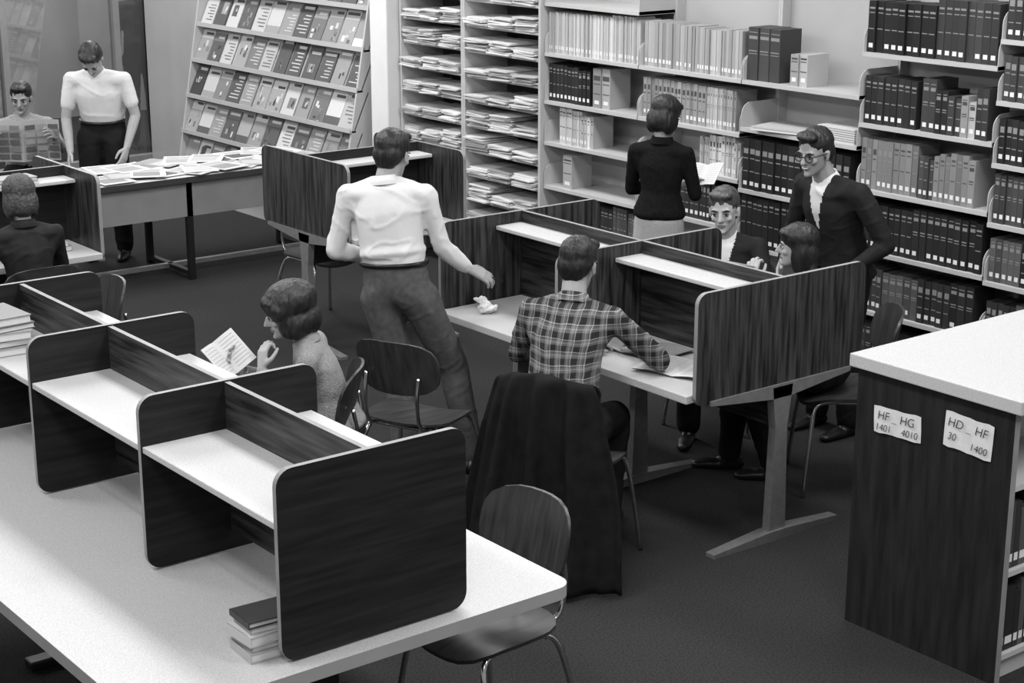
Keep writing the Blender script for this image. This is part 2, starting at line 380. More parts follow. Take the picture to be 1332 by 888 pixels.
def person(name,loc,fwd,base,ov,s=1.0,female=False,head=(0,0,0),hair='short',hairmat=None,top=None,sleeve='long',bottom=None,kind='trousers',
           curl=(.45,.45),backR=None,backL=None,hdR=None,hdL=None,smile=False,glasses=False,skinm=None,collar=None,wr=.006,sock=None,watch=None):
    hairmat=hairmat or hairm; skinm=skinm or skin
    T=tmat(loc,fwd); T3=T.to_3x3(); g=group(name,(loc[0],loc[1],0)); J={}
    J.update(base); J.update(ov); J={k:T@V(v) for k,v in J.items()}
    up=(J['neck']-J['pelvis']); TF=frame(J['shR']-J['shL'],up); PF=frame(J['hipR']-J['hipL'],up*.6+Z_*.4)
    pl=J['pelvis']; L=up; fs=.88 if female else 1.0
    def E(c,a,b,cc,fr): return (c,(a*s,b*s,cc*s),fr)
    pelE=E(pl,.165,.115,.10,PF); waistE=E(pl+L*.36,.155*fs*(.90 if female else 1),.112*fs,.07,TF)
    chestE=E(pl+L*.68,.166*fs,.118*fs,.10,TF); upE=E(pl+L*.86,.145*fs,.088*fs,.06,TF); nkE=E(J['neck']-TF.col[2]*.03*s,.062,.055,.03,TF)
    hy,hp,hr=[math.radians(a) for a in head]
    HM=T3@(Matrix.Rotation(-hy,3,'Z')@Matrix.Rotation(hp,3,'X')@Matrix.Rotation(hr,3,'Y')); hc=J['head']; hs=s*(1.0 if not female else .97)
    def hp_(p): return hc+HM@(V(p)*hs)
    def HE(p,r): return (hp_(p),tuple(x*hs for x in r) if isinstance(r,(tuple,list)) else r*hs,HM)
    parts=[hull([HE((0,-.012,.035),(.074,.092,.083))],16,10),
        hull([HE((0,.028,.012),(.060,.054,.05)),HE((0,.050,-.085),(.030,.030,.024)),HE((0,.0,-.05),(.056,.05,.04))],14,8),
        hull([HE((0,.088,.004),(.007,.007,.01)),HE((0,.104,-.026),(.011,.011,.009)),HE((0,.085,-.030),(.017,.010,.009))]),
        hull([HE((-.03,.073,.022),(.02,.012,.008)),HE((.03,.073,.022),(.02,.012,.008))]),
        hull([HE((0,.074,-.056),(.024,.012,.012))]), hull([HE((0,.076,-.092),(.018,.014,.013))])]
    for k in (-1,1):
        parts.append(hull([HE((k*.036,.060,-.024),(.019,.018,.017))]))
        parts.append(hull([HE((k*.075,-.008,.004),(.008,.018,.018)),HE((k*.074,-.002,-.026),(.007,.010,.012))]))
    nr=.054 if not female else .045
    parts.append(hull([(hp_((0,-.022,-.05)),nr*s,I3),(J['neck']-TF.col[2]*.03*s,nr*1.08*s,I3)]))
    fuse("head_and_neck",parts,.0055,3,skinm,g)
    vs,fsx=merge([hull([HE((k*.031,.0735,.0),(.0125,.010,.008))]) for k in (-1,1)]); mk("eyes",vs,fsx,[eyew],g,smooth=True)
    vs,fsx=merge([hull([HE((k*.031,.0815,-.001),(.0062,.0035,.0062))]) for k in (-1,1)]); mk("irises",vs,fsx,[irism],g,smooth=True)
    vs,fsx=merge([hull([HE((k*.016,.084,.019),(.004,.004,.003)),HE((k*.034,.083,.025),(.004,.004,.0035)),HE((k*.048,.074,.019),(.003,.003,.0025))]) for k in (-1,1)]+
        [hull([HE((k*.020,.083,.007),(.003,.003,.0018)),HE((k*.031,.0845,.0095),(.004,.0025,.002)),HE((k*.042,.080,.005),(.003,.003,.0018))]) for k in (-1,1)]); mk("eyebrows",vs,fsx,[browm],g,smooth=True)
    if smile:
        vs,fsx=merge([hull([HE((-.026,.078,-.050),.003),HE((0,.0865,-.058),(.01,.004,.007)),HE((.026,.078,-.050),.003)])]); mk("lips",vs,fsx,[lipm],g,smooth=True)
        vs,fsx=hull([HE((-.018,.082,-.053),(.003,.003,.003)),HE((0,.089,-.057),(.01,.003,.004)),HE((.018,.082,-.053),(.003,.003,.003))]); mk("teeth",vs,fsx,[eyew],g,smooth=True)
    else:
        vs,fsx=merge([hull([HE((-.022,.078,-.056),.0025),HE((0,.0865,-.053),(.009,.004,.004)),HE((.022,.078,-.056),.0025)]),hull([HE((-.017,.079,-.060),.0025),HE((0,.085,-.063),(.009,.005,.0045)),HE((.017,.079,-.060),.0025)])]); mk("lips",vs,fsx,[lipm],g,smooth=True)
    if glasses:
        pr=[]
        for k in (-1,1):
            ring=[hp_((k*.032+.024*math.cos(a),.093-.004*abs(math.cos(a)),.0+.019*math.sin(a))) for a in [2*math.pi*i/16 for i in range(17)]]
            pr.append(tube(ring,.0028*hs,6,0)); pr.append(tube([hp_((k*.055,.088,.008)),hp_((k*.076,.04,.008)),hp_((k*.079,-.01,.004))],.0025*hs,6,2))
        pr.append(tube([hp_((-.010,.097,.006)),hp_((0,.1,.009)),hp_((.010,.097,.006))],.0028*hs,6,2))
        vs,fsx=merge(pr); mk("eyeglasses",vs,fsx,[black],g,smooth=True)
    HP={'short':[((0,-.020,.048),(.082,.096,.082)),((0,-.050,.0),(.077,.060,.07)),((.067,-.020,.018),(.014,.024,.03)),((-.067,-.020,.018),(.014,.024,.03)),((.010,.034,.094),(.058,.050,.026)),((-.025,.048,.093),(.036,.036,.020)),((0,-.058,-.045),(.055,.036,.032))],
        'bouffant':[((0,-.035,.050),(.118,.128,.100)),((.075,-.02,-.045),(.045,.080,.070)),((-.075,-.02,-.045),(.045,.080,.070)),((0,.052,.070),(.080,.050,.036)),((0,-.085,-.04),(.10,.07,.09)),((.07,.025,.030),(.045,.055,.05)),((-.07,.025,.030),(.045,.055,.05))],
        'bob':[((0,-.018,.045),(.093,.108,.088)),((.068,-.018,-.04),(.030,.066,.08)),((-.068,-.018,-.04),(.030,.066,.08)),((0,-.06,-.03),(.088,.06,.09)),((0,.052,.078),(.070,.042,.030))],
        'long':[((0,-.018,.045),(.088,.104,.085)),((.068,-.025,-.05),(.026,.058,.10)),((-.068,-.025,-.05),(.026,.058,.10)),((0,-.065,-.04),(.082,.05,.10)),((0,-.075,-.15),(.088,.04,.11)),((0,.052,.074),(.068,.040,.028))]}[hair]
    fuse("hair",[hull([HE(c,r)],16,10) for c,r in HP],.006,8 if hair!='short' else 4,hairmat,g,disp=(.003*hs,(60,60,14)))
    hb={'R':backR,'L':backL}; hd_={'R':hdR,'L':hdL}
    for S,sg,cu in (('R',1,curl[0]),('L',-1,curl[1])):
        sh,el,wq=J['sh'+S],J['el'+S],J['wr'+S]; dr=(wq-el).normalized()
        hdv=(T3@V(hd_[S])).normalized() if hd_[S] else dr
        bkv=T3@V(hb[S]) if hb[S] else (T3@V((sg,.15,.35)))
        a=s*(.9 if female else 1)
        pr=[]
        if sleeve=='short': pr+=[hull([(sh,.045*a,I3),(el,.038*a,I3)]),hull([(el,.038*a,I3),(el.lerp(wq,.35),.037*a,I3)]),hull([(el.lerp(wq,.35),.037*a,I3),(wq,.025*a,I3)])]
        else: pr+=[hull([(el.lerp(wq,.6),.030*a,I3),(wq,.025*a,I3)])]
        pr+=hand_parts(wq+hdv*.015,hdv,bkv,sg,s*(.93 if female else 1),cu)
        fuse("hand_"+('right' if sg>0 else 'left'),pr,.0042,2,skinm,g)
        if watch==S:
            ax=frame(bkv,dr); vs,fsx=tube([wq+ax.col[0]*.031*math.cos(t)*a+ax.col[1]*.027*math.sin(t)*a for t in [2*math.pi*i/16 for i in range(17)]],.004,6,0); mk("wristwatch",vs,fsx,[chrome],g,smooth=True)
    low=pelE
    if kind=='tucked': low=E(pl+L*.12,.148*fs,.106*fs,.04,PF)
    if kind=='skirt': low=E(pl+L*.08,.172,.128,.05,PF)
    pr=[hull([low,waistE],16,8),hull([waistE,chestE],16,8),hull([chestE,upE],16,8),hull([upE,nkE])]
    if kind=='tucked': pr.append(hull([E(pl+L*.30-TF.col[1]*.01*s,.162,.120,.035,TF),waistE],16,8))
    for S in 'RL':
        sh,el,wq=J['sh'+S],J['el'+S],J['wr'+S]; a=s*(.84 if female else .95)
        pr.append(hull([(sh,.056*a,I3),upE])); pr.append(hull([(sh+TF.col[2]*.004,.045*a,I3),(J['neck'].lerp(sh,.25)-TF.col[2]*.004,.042*a,I3)]))
        pr.append(hull([(pl+L*.64+(sh-(pl+L*.86))*.6,.058*a,I3),(sh,.058*a,I3)]))
        if sleeve=='short': pr.append(hull([(sh,.058*a,I3),(sh.lerp(el,.62),.056*a,I3)]))
        else:
            pr.append(hull([(sh,.060*a,I3),(el,.050*a,I3)])); pr.append(hull([(el,.049*a,I3),(el.lerp(wq,.3),.049*a,I3)])); pr.append(hull([(el.lerp(wq,.3),.049*a,I3),(el.lerp(wq,.97),.036*a,I3)]))
    if female:
        for k in (-1,1): pr.append(hull([E(pl+L*.66+TF.col[0]*k*.065*s+TF.col[1]*.075*s,.055,.05,.055,TF)]))
    if kind=='jacket': pr.append(hull([E(pl-L.normalized()*.05,.180,.134,.06,PF),waistE],16,8))
    tob=fuse("jacket" if top is jack else "shirt",pr,.009,5,top,g,disp=(wr,(8,8,8)),fold=True)
    if collar and top is jack:
        tob.data.materials.append(collar); TI=TF.transposed(); n0=J['neck']
        for p in tob.data.polygons:
            q=TI@(p.center-n0)
            if q.y>.02 and -.25*s<q.z<.05 and abs(q.x)<.062*s*(1+q.z/(.25*s)): p.material_index=1
    cm=collar or top; cn=J['neck']-TF.col[2]*.008; vs=[];fsx=[]
    for i in range(25):
        aa=2*math.pi*i/24+math.pi/2; cx,cy=math.cos(aa),math.sin(aa); dz=-.028*max(0,cy)**2
        for rr,z in ((.062,-.012),(.057,.026),(.062,.029),(.073,.0),(.076,-.014)):
            vs.append(cn+(TF.col[0]*cx*rr+TF.col[1]*(cy*rr*.95)+TF.col[2]*(z+dz-(.02*max(0,cy) if z<.02 else 0)))*s)
    for i in range(24):
        for j in range(4): fsx.append([i*5+j,i*5+j+1,(i+1)*5+j+1,(i+1)*5+j])
    mk("collar",vs,fsx,[cm],g,smooth=True)
    if bottom:
        if kind=='skirt':
            hem={k:J['hip'+k].lerp(J['kn'+k],.85) for k in 'RL'}
            lp=[hull([E(pl+L*.2,.125,.09,.03,TF),E(pl,.158,.115,.08,PF)],16,8),hull([E(pl,.158,.115,.08,PF),(hem['R'],(.10*s,.10*s,.02*s),I3),(hem['L'],(.10*s,.10*s,.02*s),I3)],16,8)]
            fuse("skirt",lp,.010,4,bottom,g,disp=(.003,(8,8,6)))
            lp=[]
            for k in 'RL': lp+=[hull([(J['hip'+k],.07*s,I3),(J['kn'+k],.055*s,I3)]),hull([(J['kn'+k],.054*s,I3),(J['kn'+k].lerp(J['an'+k],.35)-T3@V((0,.012,0)),.052*s,I3)]),hull([(J['kn'+k].lerp(J['an'+k],.35),.052*s,I3),(J['an'+k],.034*s,I3)])]
            fuse("legs",lp,.009,3,sock or skinm,g)
        else:
            lp=[hull([E(pl+L*.20,.156,.116,.03,PF),pelE],16,8)]
            for k in 'RL':
                lp+=[hull([E(pl-PF.col[2]*.01+(J['hip'+k]-pl)*.5,.12,.112,.09,PF),(J['hip'+k].lerp(J['kn'+k],.15),.098*s,I3)]),hull([(J['hip'+k].lerp(J['kn'+k],.1),.099*s,I3),(J['kn'+k],.077*s,I3)]),
                     hull([(J['kn'+k],.077*s,I3),(J['kn'+k].lerp(J['an'+k],.35)-T3@V((0,.01,0)),.073*s,I3)]),hull([(J['kn'+k].lerp(J['an'+k],.35)-T3@V((0,.01,0)),.073*s,I3),(J['an'+k],.064*s,I3)])]
            fuse("trousers",lp,.010,5,bottom,g,disp=(.006,(8,8,7)),fold=True)
            b0=pl+L*.205
            if kind=='tucked':
                ringb=[b0+(PF.col[0]*math.cos(a)*.160+PF.col[1]*math.sin(a)*.121)*s for a in [2*math.pi*i/24 for i in range(25)]]
                vs,fsx=tube(ringb,.011,6,0); mk("belt",vs,fsx,[shoe],g,smooth=True)
        sp=[]
        for k in 'RL':
            a=J['an'+k]; fz=V((a.x,a.y,0)); fd=T3@V((.0,1,0))
            sp+=[hull([(V((a.x,a.y,a.z-.02)),.042*s,I3),(fz-fd*.04+V((0,0,.03)),(.036,.036,.03),I3),(fz+fd*.03+V((0,0,.035)),(.038,.04,.035),I3)]),
                 hull([(fz-fd*.04+V((0,0,.022)),(.034,.034,.022),I3),(fz+fd*.09+V((0,0,.028)),(.042,.042,.028),I3),(fz+fd*.17*s+V((0,0,.02)),(.032,.03,.02),I3)])]
        fuse("shoes",sp,.008,2,shoe,g)
    return g,T,J,hp_
fw=awy*.97+ir*.22
G4,T4,J4,_=person("man_in_white_shirt",(4.34,6.52),fw,STAND,dict(pelvis=(.03,0,.93),neck=(-.035,.06,1.405),head=(-.01,.12,1.51),shR=(.15,.09,1.335),shL=(-.205,.04,1.33),
   elR=(.225,.11,1.09),wrR=(.32,.20,.975),elL=(-.27,.02,1.07),wrL=(-.15,.22,1.0),hipR=(.12,0,.90),hipL=(-.06,0,.90),knR=(.26,.16,.49),knL=(.04,.02,.48),anR=(.36,.10,.09),anL=(.10,-.12,.10)),
   s=.98,head=(14,-14,0),top=shirtw,bottom=trg,kind='tucked',backR=(.3,-.5,1),hdR=(.6,.3,-.35),curl=(.5,.5),wr=.008)
fp=V((.84,.54)); P0=(4.33,5.27)
plm=plaid_mat(math.atan2(fp[0],fp[1]))
person("man_in_plaid_shirt",P0,fp,SIT,dict(neck=(.0,.20,1.065),head=(.0,.27,1.19),shR=(.18,.17,1.00),shL=(-.18,.17,1.00),elR=(.35,.30,.80),wrR=(.22,.50,.785),elL=(-.26,.24,.79),wrL=(-.06,.47,.785),
   knR=(.13,.38,.50),knL=(-.13,.38,.50),anR=(.13,.30,.09),anL=(-.13,.33,.09)),s=.98,head=(10,-14,0),top=plm,bottom=trd,kind='trousers',backR=(.1,-.1,1),backL=(.1,-.1,1),wr=.007)
gW,TW,JW,_=person("woman_reading",P5,-ir,SIT,dict(neck=(0,.12,.955),head=(.0,.190,1.060),shR=(.15,.09,.90),shL=(-.15,.09,.90),elL=(-.21,.17,.69),wrL=(-.085,.285,.84),elR=(.20,.18,.70),wrR=(.03,.375,.80),
   knR=(.1,.38,.50),knL=(-.1,.38,.50),anR=(.1,.34,.09),anL=(-.1,.34,.09)),s=.92,female=True,head=(-14,-15,0),hair='bouffant',top=sweat,bottom=trd,kind='skirt',backL=(-.6,.8,.1),hdL=(.25,-.05,.9),backR=(.5,.9,-.2),hdR=(-.35,.35,.6),curl=(.5,1.25),wr=.005,skinm=skin2,watch='R')
person("woman_in_dark_jacket",(3.37,8.42),(.05,1),SIT,dict(head=(0,.08,1.15),neck=(0,.04,1.02),shR=(.165,.03,.95),shL=(-.165,.03,.95)),s=.94,female=True,hair='bob',hairmat=hairgrey,top=jack,bottom=trd,kind='skirt',head=(0,-10,0))
g1,T1,J1,_=person("man_in_short_sleeves",(5.27,11.60),-awy,STAND,dict(pelvis=(0,-.04,.92),neck=(0,.10,1.37),head=(.0,.20,1.465),shR=(.19,.06,1.31),shL=(-.19,.06,1.31),elR=(.235,.09,1.03),wrR=(.18,.25,.82),elL=(-.25,.04,1.05),wrL=(-.20,.15,.84)),
   s=1.0,head=(0,-55,0),top=shirtw,sleeve='short',bottom=trd,kind='tucked',curl=(.3,.4),wr=.006,hdR=(0,.6,-.8))
person("man_with_newspaper",(4.98,12.34),(-.4,-.9),SIT,dict(pelvis=(0,-.02,.55),neck=(0,.02,.99),head=(0,.07,1.12),shR=(.17,.02,.92),shL=(-.17,.02,.92),elR=(.26,.15,.76),elL=(-.26,.15,.76),wrR=(.22,.34,.86),wrL=(-.22,.34,.86)),s=.96,top=shirtg,bottom=trd,head=(10,-14,0),curl=(.8,.8))
fg=awy*.86+ir*.5
gG,TG,JG,_=person("woman_in_black_sweater",(6.47,7.0),fg,STAND,dict(pelvis=(0,0,.88),neck=(0,.02,1.33),head=(.0,.06,1.455),shR=(.15,.02,1.26),shL=(-.15,.0,1.26),elR=(.19,.06,1.03),wrR=(.12,.24,1.03),elL=(-.20,.05,1.03),wrL=(.0,.26,1.04),hipR=(.08,0,.84),hipL=(-.08,0,.84),knR=(.09,.02,.46),knL=(-.09,.02,.46)),
   s=.92,female=True,head=(18,-22,0),hair='bob',top=blk,bottom=skirtm,kind='skirt',wr=.004,backR=(.6,.4,.3))
person("young_man_seated",(6.12,6.12),(-.80,-.62),SIT,dict(neck=(0,.05,1.005),head=(0,.10,1.135),shR=(.17,.04,.945),shL=(-.17,.04,.945),elR=(.22,.15,.76),elL=(-.22,.15,.76),wrR=(.1,.36,.78),wrL=(-.1,.36,.78)),s=.97,head=(6,-6,4),hairmat=hairbrown,top=jack,collar=shirtw,bottom=trd,skinm=skin2,wr=.005)
gP,TP,JP,_=person("girl_with_pen",(5.89,5.22),-ir*.97+awy*.1,SIT,dict(pelvis=(0,-.02,.55),neck=(0,.08,1.0),head=(0,.15,1.12),shR=(.15,.07,.94),shL=(-.15,.07,.94),elL=(-.2,.24,.80),wrL=(-.07,.35,.95),elR=(.2,.2,.78),wrR=(.12,.36,.8),
   knR=(.08,.40,.48),knL=(-.08,.36,.50),anR=(.08,.42,.09),anL=(-.06,.22,.09)),s=.90,female=True,head=(4,-2,0),hair='long',hairmat=hairm,top=blk,bottom=trd,kind='trousers',backL=(-.8,.5,.2),hdL=(.2,.0,.9),curl=(.5,1.0),skinm=skin2,wr=.005)
person("man_with_glasses",(6.47,5.66),-ir*.80-awy*.6,STAND,dict(pelvis=(0,-.02,.88),neck=(.02,.12,1.33),head=(.02,.20,1.455),shR=(.18,.09,1.27),shL=(-.18,.09,1.27),elR=(.25,.08,1.02),wrR=(.18,.22,.90),elL=(-.29,.0,1.02),wrL=(-.2,.17,.90),hipR=(.09,0,.86),hipL=(-.09,0,.86),knR=(.1,.04,.47),knL=(-.1,.04,.47)),
   s=.98,head=(-5,-12,0),top=jack,collar=shirtw,bottom=trd,kind='jacket',smile=True,glasses=True,wr=.007)
person("woman_behind_glass",(7.72,16.0),(-.3,-1),STAND,{},s=.98,top=jack,bottom=trd)
# ------------------------------------------------------------------ books, papers
def books_row(b,xf,y0,y1,z,hr=(.22,.25),tr=(.03,.05),cols=(.03,.03,.05),label=True,dep=.17,run=4,title=True,jit=.003):
    y=y1; h=random.uniform(*hr); c=random.choice(cols); t=random.uniform(*tr); n=0; st=random.randint(0,2)
    while y-t>y0:
        if n%run==0: h=random.uniform(*hr); c=random.choice(cols); t=random.uniform(*tr); st=random.randint(0,2)
        n+=1; hh=h+random.uniform(-jit,jit); cc=c*random.uniform(.75,1.35); xo=xf+random.uniform(0,.012)
        b.box(xo,xo+dep,y-t+.001,y-.001,z,z+hh,cc)
        xe=xo-.0008; k=t*.22
        if label and random.random()<.93: b.quad((xe,y-t+k,z+.025),(xe,y-k,z+.025),(xe,y-k,z+.048),(xe,y-t+k,z+.048),.75)
        if title:
            lc=.24 if cc<.2 else .07; k=.005
            bands={0:((.84,.010),(.76,.005),(.45,.005)),1:((.70,.030),(.60,.006),(.35,.005)),2:((.9,.004),(.78,.018),(.55,.006),(.5,.004))}[st]
            for zz,hh2 in bands:
                b.quad((xe,y-t+k*1.5,z+hh*zz),(xe,y-k*1.5,z+hh*zz),(xe,y-k*1.5,z+hh*zz+hh2),(xe,y-t+k*1.5,z+hh*zz+hh2),lc)
        y-=t
XF=7.1
def bookcase(name,y0,y1,shelves,back,topz,fill):
    g=group(name,(7.28,(y0+y1)/2,0)); b=MB()
    b.box(7.47,7.485,y0+.002,y1-.002,0.02,topz,0,1)
    for yy in (y0+.008,y1-.008): b.box(XF+.30,XF+.369,yy-.007,yy+.007,0,3.3,0,0)
    for z in shelves: b.box(XF+.0,7.468,y0+.004,y1-.004,z-.022,z,0,0)
    b.box(XF,7.468,y0+.004,y1-.004,0,.08,0,0)
    b.out("frame",[shelfm,back],g)
    for k,z in enumerate(shelves):
        for j,yy in enumerate((y0+.006,y1-.006)):
            panel("bracket_%d_%d"%(k,j),(XF+.005,yy,z-.02),X_,Z_,.30,.16,.004,.07,[shelfm,shelfm],g,(0,1,0,0))
    bb=MB(); fill(bb,y0+.015,y1-.015)
    if bb.v: bb.out("books",[ATTR],g,cols=True)
dk=(.012,.018,.025,.04); md=(.03,.05,.12,.2,.08); lt=(.45,.5,.38,.42)
def fillA(b,a,c):
    books_row(b,XF+.03,a,c,1.61,(.26,.28),(.015,.022),(.5,.45,.42),run=12,title=False)
    books_row(b,XF+.03,c-.42,c,1.30,(.22,.25),(.03,.045),dk); books_row(b,XF+.03,c-.62,c-.44,1.30,(.24,.25),(.07,.09),(.3,.4))
    books_row(b,XF+.03,c-.46,c-.1,1.03,(.2,.24),(.02,.04),lt); books_row(b,XF+.03,c-.33,c-.15,.74,(.2,.22),(.08,.1),(.35,))
    books_row(b,XF+.03,a,c-.3,.44,(.22,.25),(.03,.045),md)
def fillB(b,a,c):
    books_row(b,XF+.03,a,c,1.61,(.25,.27),(.02,.035),(.42,.35,.4,.32),run=10,title=False)
    books_row(b,XF+.03,a+.05,c,1.30,(.23,.25),(.02,.035),(.32,.26,.38),run=8)
    books_row(b,XF+.03,a,c-.5,1.03,(.2,.24),(.02,.04),lt); books_row(b,XF+.03,a,c-.2,.74,(.22,.25),(.03,.045),md)
def fillC(b,a,c):
    books_row(b,XF+.03,c-.30,c,1.61,(.29,.31),(.07,.10),(.05,.08),label=False); books_row(b,XF+.03,c-.47,c-.33,1.61,(.16,.2),(.05,.07),(.5,.4))
    books_row(b,XF+.01,a,c,.985,(.29,.31),(.05,.055),(.015,.02),dep=.22,run=20); books_row(b,XF+.01,a,c,.66,(.27,.29),(.045,.05),(.015,.02),dep=.22,run=20)
    for i in range(7): b.box(XF+.03,XF+.28,a+.03,a+.30,1.34+i*.012,1.34+i*.012+.009,random.uniform(.5,.75))
    for i in range(2): b.obox((XF+.12,c-.30,1.352+i*.012),(V((1,.2,0)).normalized(),V((-.2,1,0)).normalized(),Z_),(.14,.2,.005),.7-.2*i)
def fillD(b,a,c):
    books_row(b,XF+.02,a,c,1.845,(.26,.30),(.04,.05),dk,run=9); books_row(b,XF+.02,a,c-.38,1.47,(.19,.28),(.025,.05),(.03,.05,.1,.2,.02,.04,.35),run=2,jit=.015); books_row(b,XF+.02,c-.38,c,1.47,(.24,.26),(.04,.045),dk,run=9)
    books_row(b,XF+.02,a+.45,c,1.12,(.25,.28),(.035,.045),(.14,.18,.1),run=6); books_row(b,XF+.02,a+.06,a+.45,1.12,(.21,.27),(.03,.045),(.03,.06,.2),run=3,jit=.01)
    books_row(b,XF+.02,a,c,.79,(.25,.27),(.04,.05),dk,run=9); books_row(b,XF+.02,a,c,.46,(.22,.26),(.035,.05),(.03,.05,.02,.08),run=5); books_row(b,XF+.02,a,c,.13,(.24,.26),(.04,.05),dk,run=6)
def fillE(b,a,c):
    for z in (1.98,1.68,1.37,1.07,.77,.45,.13): books_row(b,XF+.02,a,c,z,(.21,.26),(.035,.05),(.02,.03,.05,.08),run=5)
bookcase("bookcase",7.90,8.815,(.13,.44,.74,1.03,1.30,1.61,1.93),shelfback,2.3,fillA)
bookcase("bookcase",7.02,7.90,(.13,.44,.74,1.03,1.30,1.61),shelfback,2.3,fillB)
bookcase("bookcase",6.14,7.02,(.13,.33,.66,.985,1.34,1.61),shelfback,2.3,fillC)
bookcase("bookcase",5.27,6.14,(.13,.46,.79,1.12,1.47,1.845),shelfback,2.3,fillD)
bookcase("bookcase",4.37,5.27,(.13,.45,.77,1.07,1.37,1.68,1.98),shelfback,2.3,fillE)
bookcase("bookcase",3.47,4.37,(.13,.45,.77,1.07,1.37,1.68,1.98),shelfback,2.3,fillE)
ZS=[.18+.172*i for i in range(11)]
for (a,c) in ((9.68,10.45),(8.825,9.68)):
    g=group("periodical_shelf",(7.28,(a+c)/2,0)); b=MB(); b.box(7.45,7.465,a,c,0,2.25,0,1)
    for yy in (a+.012,c-.012): b.box(XF-.02,7.45,yy-.011,yy+.011,0,2.25)
    for z in ZS: b.box(XF,7.45,a+.024,c-.024,z-.015,z)
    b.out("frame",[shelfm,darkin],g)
    b=MB()
    for z in ZS:
        nst=3; wv=(c-a-.07)/nst
        for k in range(nst):
            yc=a+.045+wv*(k+.5); n=random.randint(4,9); off=random.uniform(-.012,.012)
            for i in range(n):
                an=random.uniform(-.12,.12); d=random.uniform(-.03,.02); tilt=random.uniform(-.04,.04)
                b.obox((XF+.13+d,yc+off+random.uniform(-.012,.012),z+.006+i*.0118),(V((math.cos(an),math.sin(an),0)),V((-math.sin(an),math.cos(an),tilt)).normalized(),Z_),(.15,wv*.43,.0046),random.choice((.5,.65,.75,.3,.6,.7)))
    b.out("newspaper_stacks",[ATTR],g,cols=True)
# display rack
g=group("magazine_display_rack",(7.1,12.2,0)); b=MB(); mb=MB()
rows=[(6.82,.27),(6.87,.57),(6.93,.87),(7.0,1.165),(7.07,1.46),(7.13,1.76),(7.18,2.06)]
y0,y1=10.86,13.46
tl=V((.42,0,.9)).normalized(); nrm=V((-.9,0,.42)).normalized()
for x,z in rows:
    b.obox(V((x,(y0+y1)/2,z))+tl*.15+nrm*(-.012),(tl,Y_,nrm),(.15,(y1-y0)/2,.004),mi=0)
    b.box(x-.03,x+.02,y0,y1,z-.022,z-.008); b.box(x-.034,x-.028,y0,y1,z-.024,z+.012)
    n=12; w=(y1-y0)/n
    for k in range(n):
        yc=y0+w*(k+.5)+random.uniform(-.008,.008); hh=random.uniform(.125,.148); hw=random.uniform(.09,.104); c=V((x-.005,yc,z-.005))+tl*hh
        base=random.choice((.48,.58,.36,.28,.52,.18,.42,.09)); mb.obox(c,(tl,Y_,nrm),(hh,hw,.004),base)
        lev=[.0046]
        def q(a0,a1,b0,b1,col):
            lev[0]+=.0003; e=nrm*lev[0]
            mb.quad(c+e+tl*a0*hh+Y_*b0*hw,c+e+tl*a1*hh+Y_*b0*hw,c+e+tl*a1*hh+Y_*b1*hw,c+e+tl*a0*hh+Y_*b1*hw,col)
        ink=.08 if base>.3 else .6
        r0=random.uniform(.5,.8); q(r0,r0+.16,-.85,random.uniform(.1,.85),ink)
        st=random.random()
        if st<.4:
            q(-1,.45,-1,1,base*.55)
            for _i in range(7): a_=random.uniform(-.9,.1); b_=random.uniform(-.85,.45); q(a_,a_+random.uniform(.1,.4),b_,b_+random.uniform(.1,.45),random.choice((.05,.12,.2,.3,.5,.6)))
        elif st<.6:
            a_=random.uniform(-.8,-.2); b_=random.uniform(-.8,-.2); q(a_,a_+random.uniform(.5,.8),b_,b_+random.uniform(.6,1.1),random.choice((.1,.2,.3)))
            for _i in range(3): a2=random.uniform(a_,a_+.3); b2=random.uniform(b_,b_+.4); q(a2,a2+.2,b2,b2+.25,random.choice((.05,.4,.55)))
        elif st<.85:
            for _i in range(6): q(.34-_i*.2,.40-_i*.2,-.75,random.uniform(-.2,.75),ink*.8+.08)
        else: q(-1,-.5,-1,1,random.choice((.1,.3,.7)))
b.box(7.40,7.44,y0,y1,0,2.3)
for yy in (y0,y1):
    vs=[V((6.80,yy,0)),V((6.80,yy,.25)),V((7.15,yy,2.1)),V((7.3,yy,2.3)),V((7.44,yy,2.3)),V((7.44,yy,0))]
    n=len(b.v); b.v+=vs+[v+V((0,.02,0)) for v in vs]; b.f+=[[n+i for i in range(6)],[n+6+i for i in range(6)][::-1]]+[[n+i,n+(i+1)%6,n+6+(i+1)%6,n+6+i] for i in range(6)]; b.m+=[0]*8; b.c+=[0]*8
b.box(6.84,7.4,y0,y1,0,.12)
b.out("rack_frame",[shelfm],g); mb.out("magazines",[ATTR],g,cols=True)
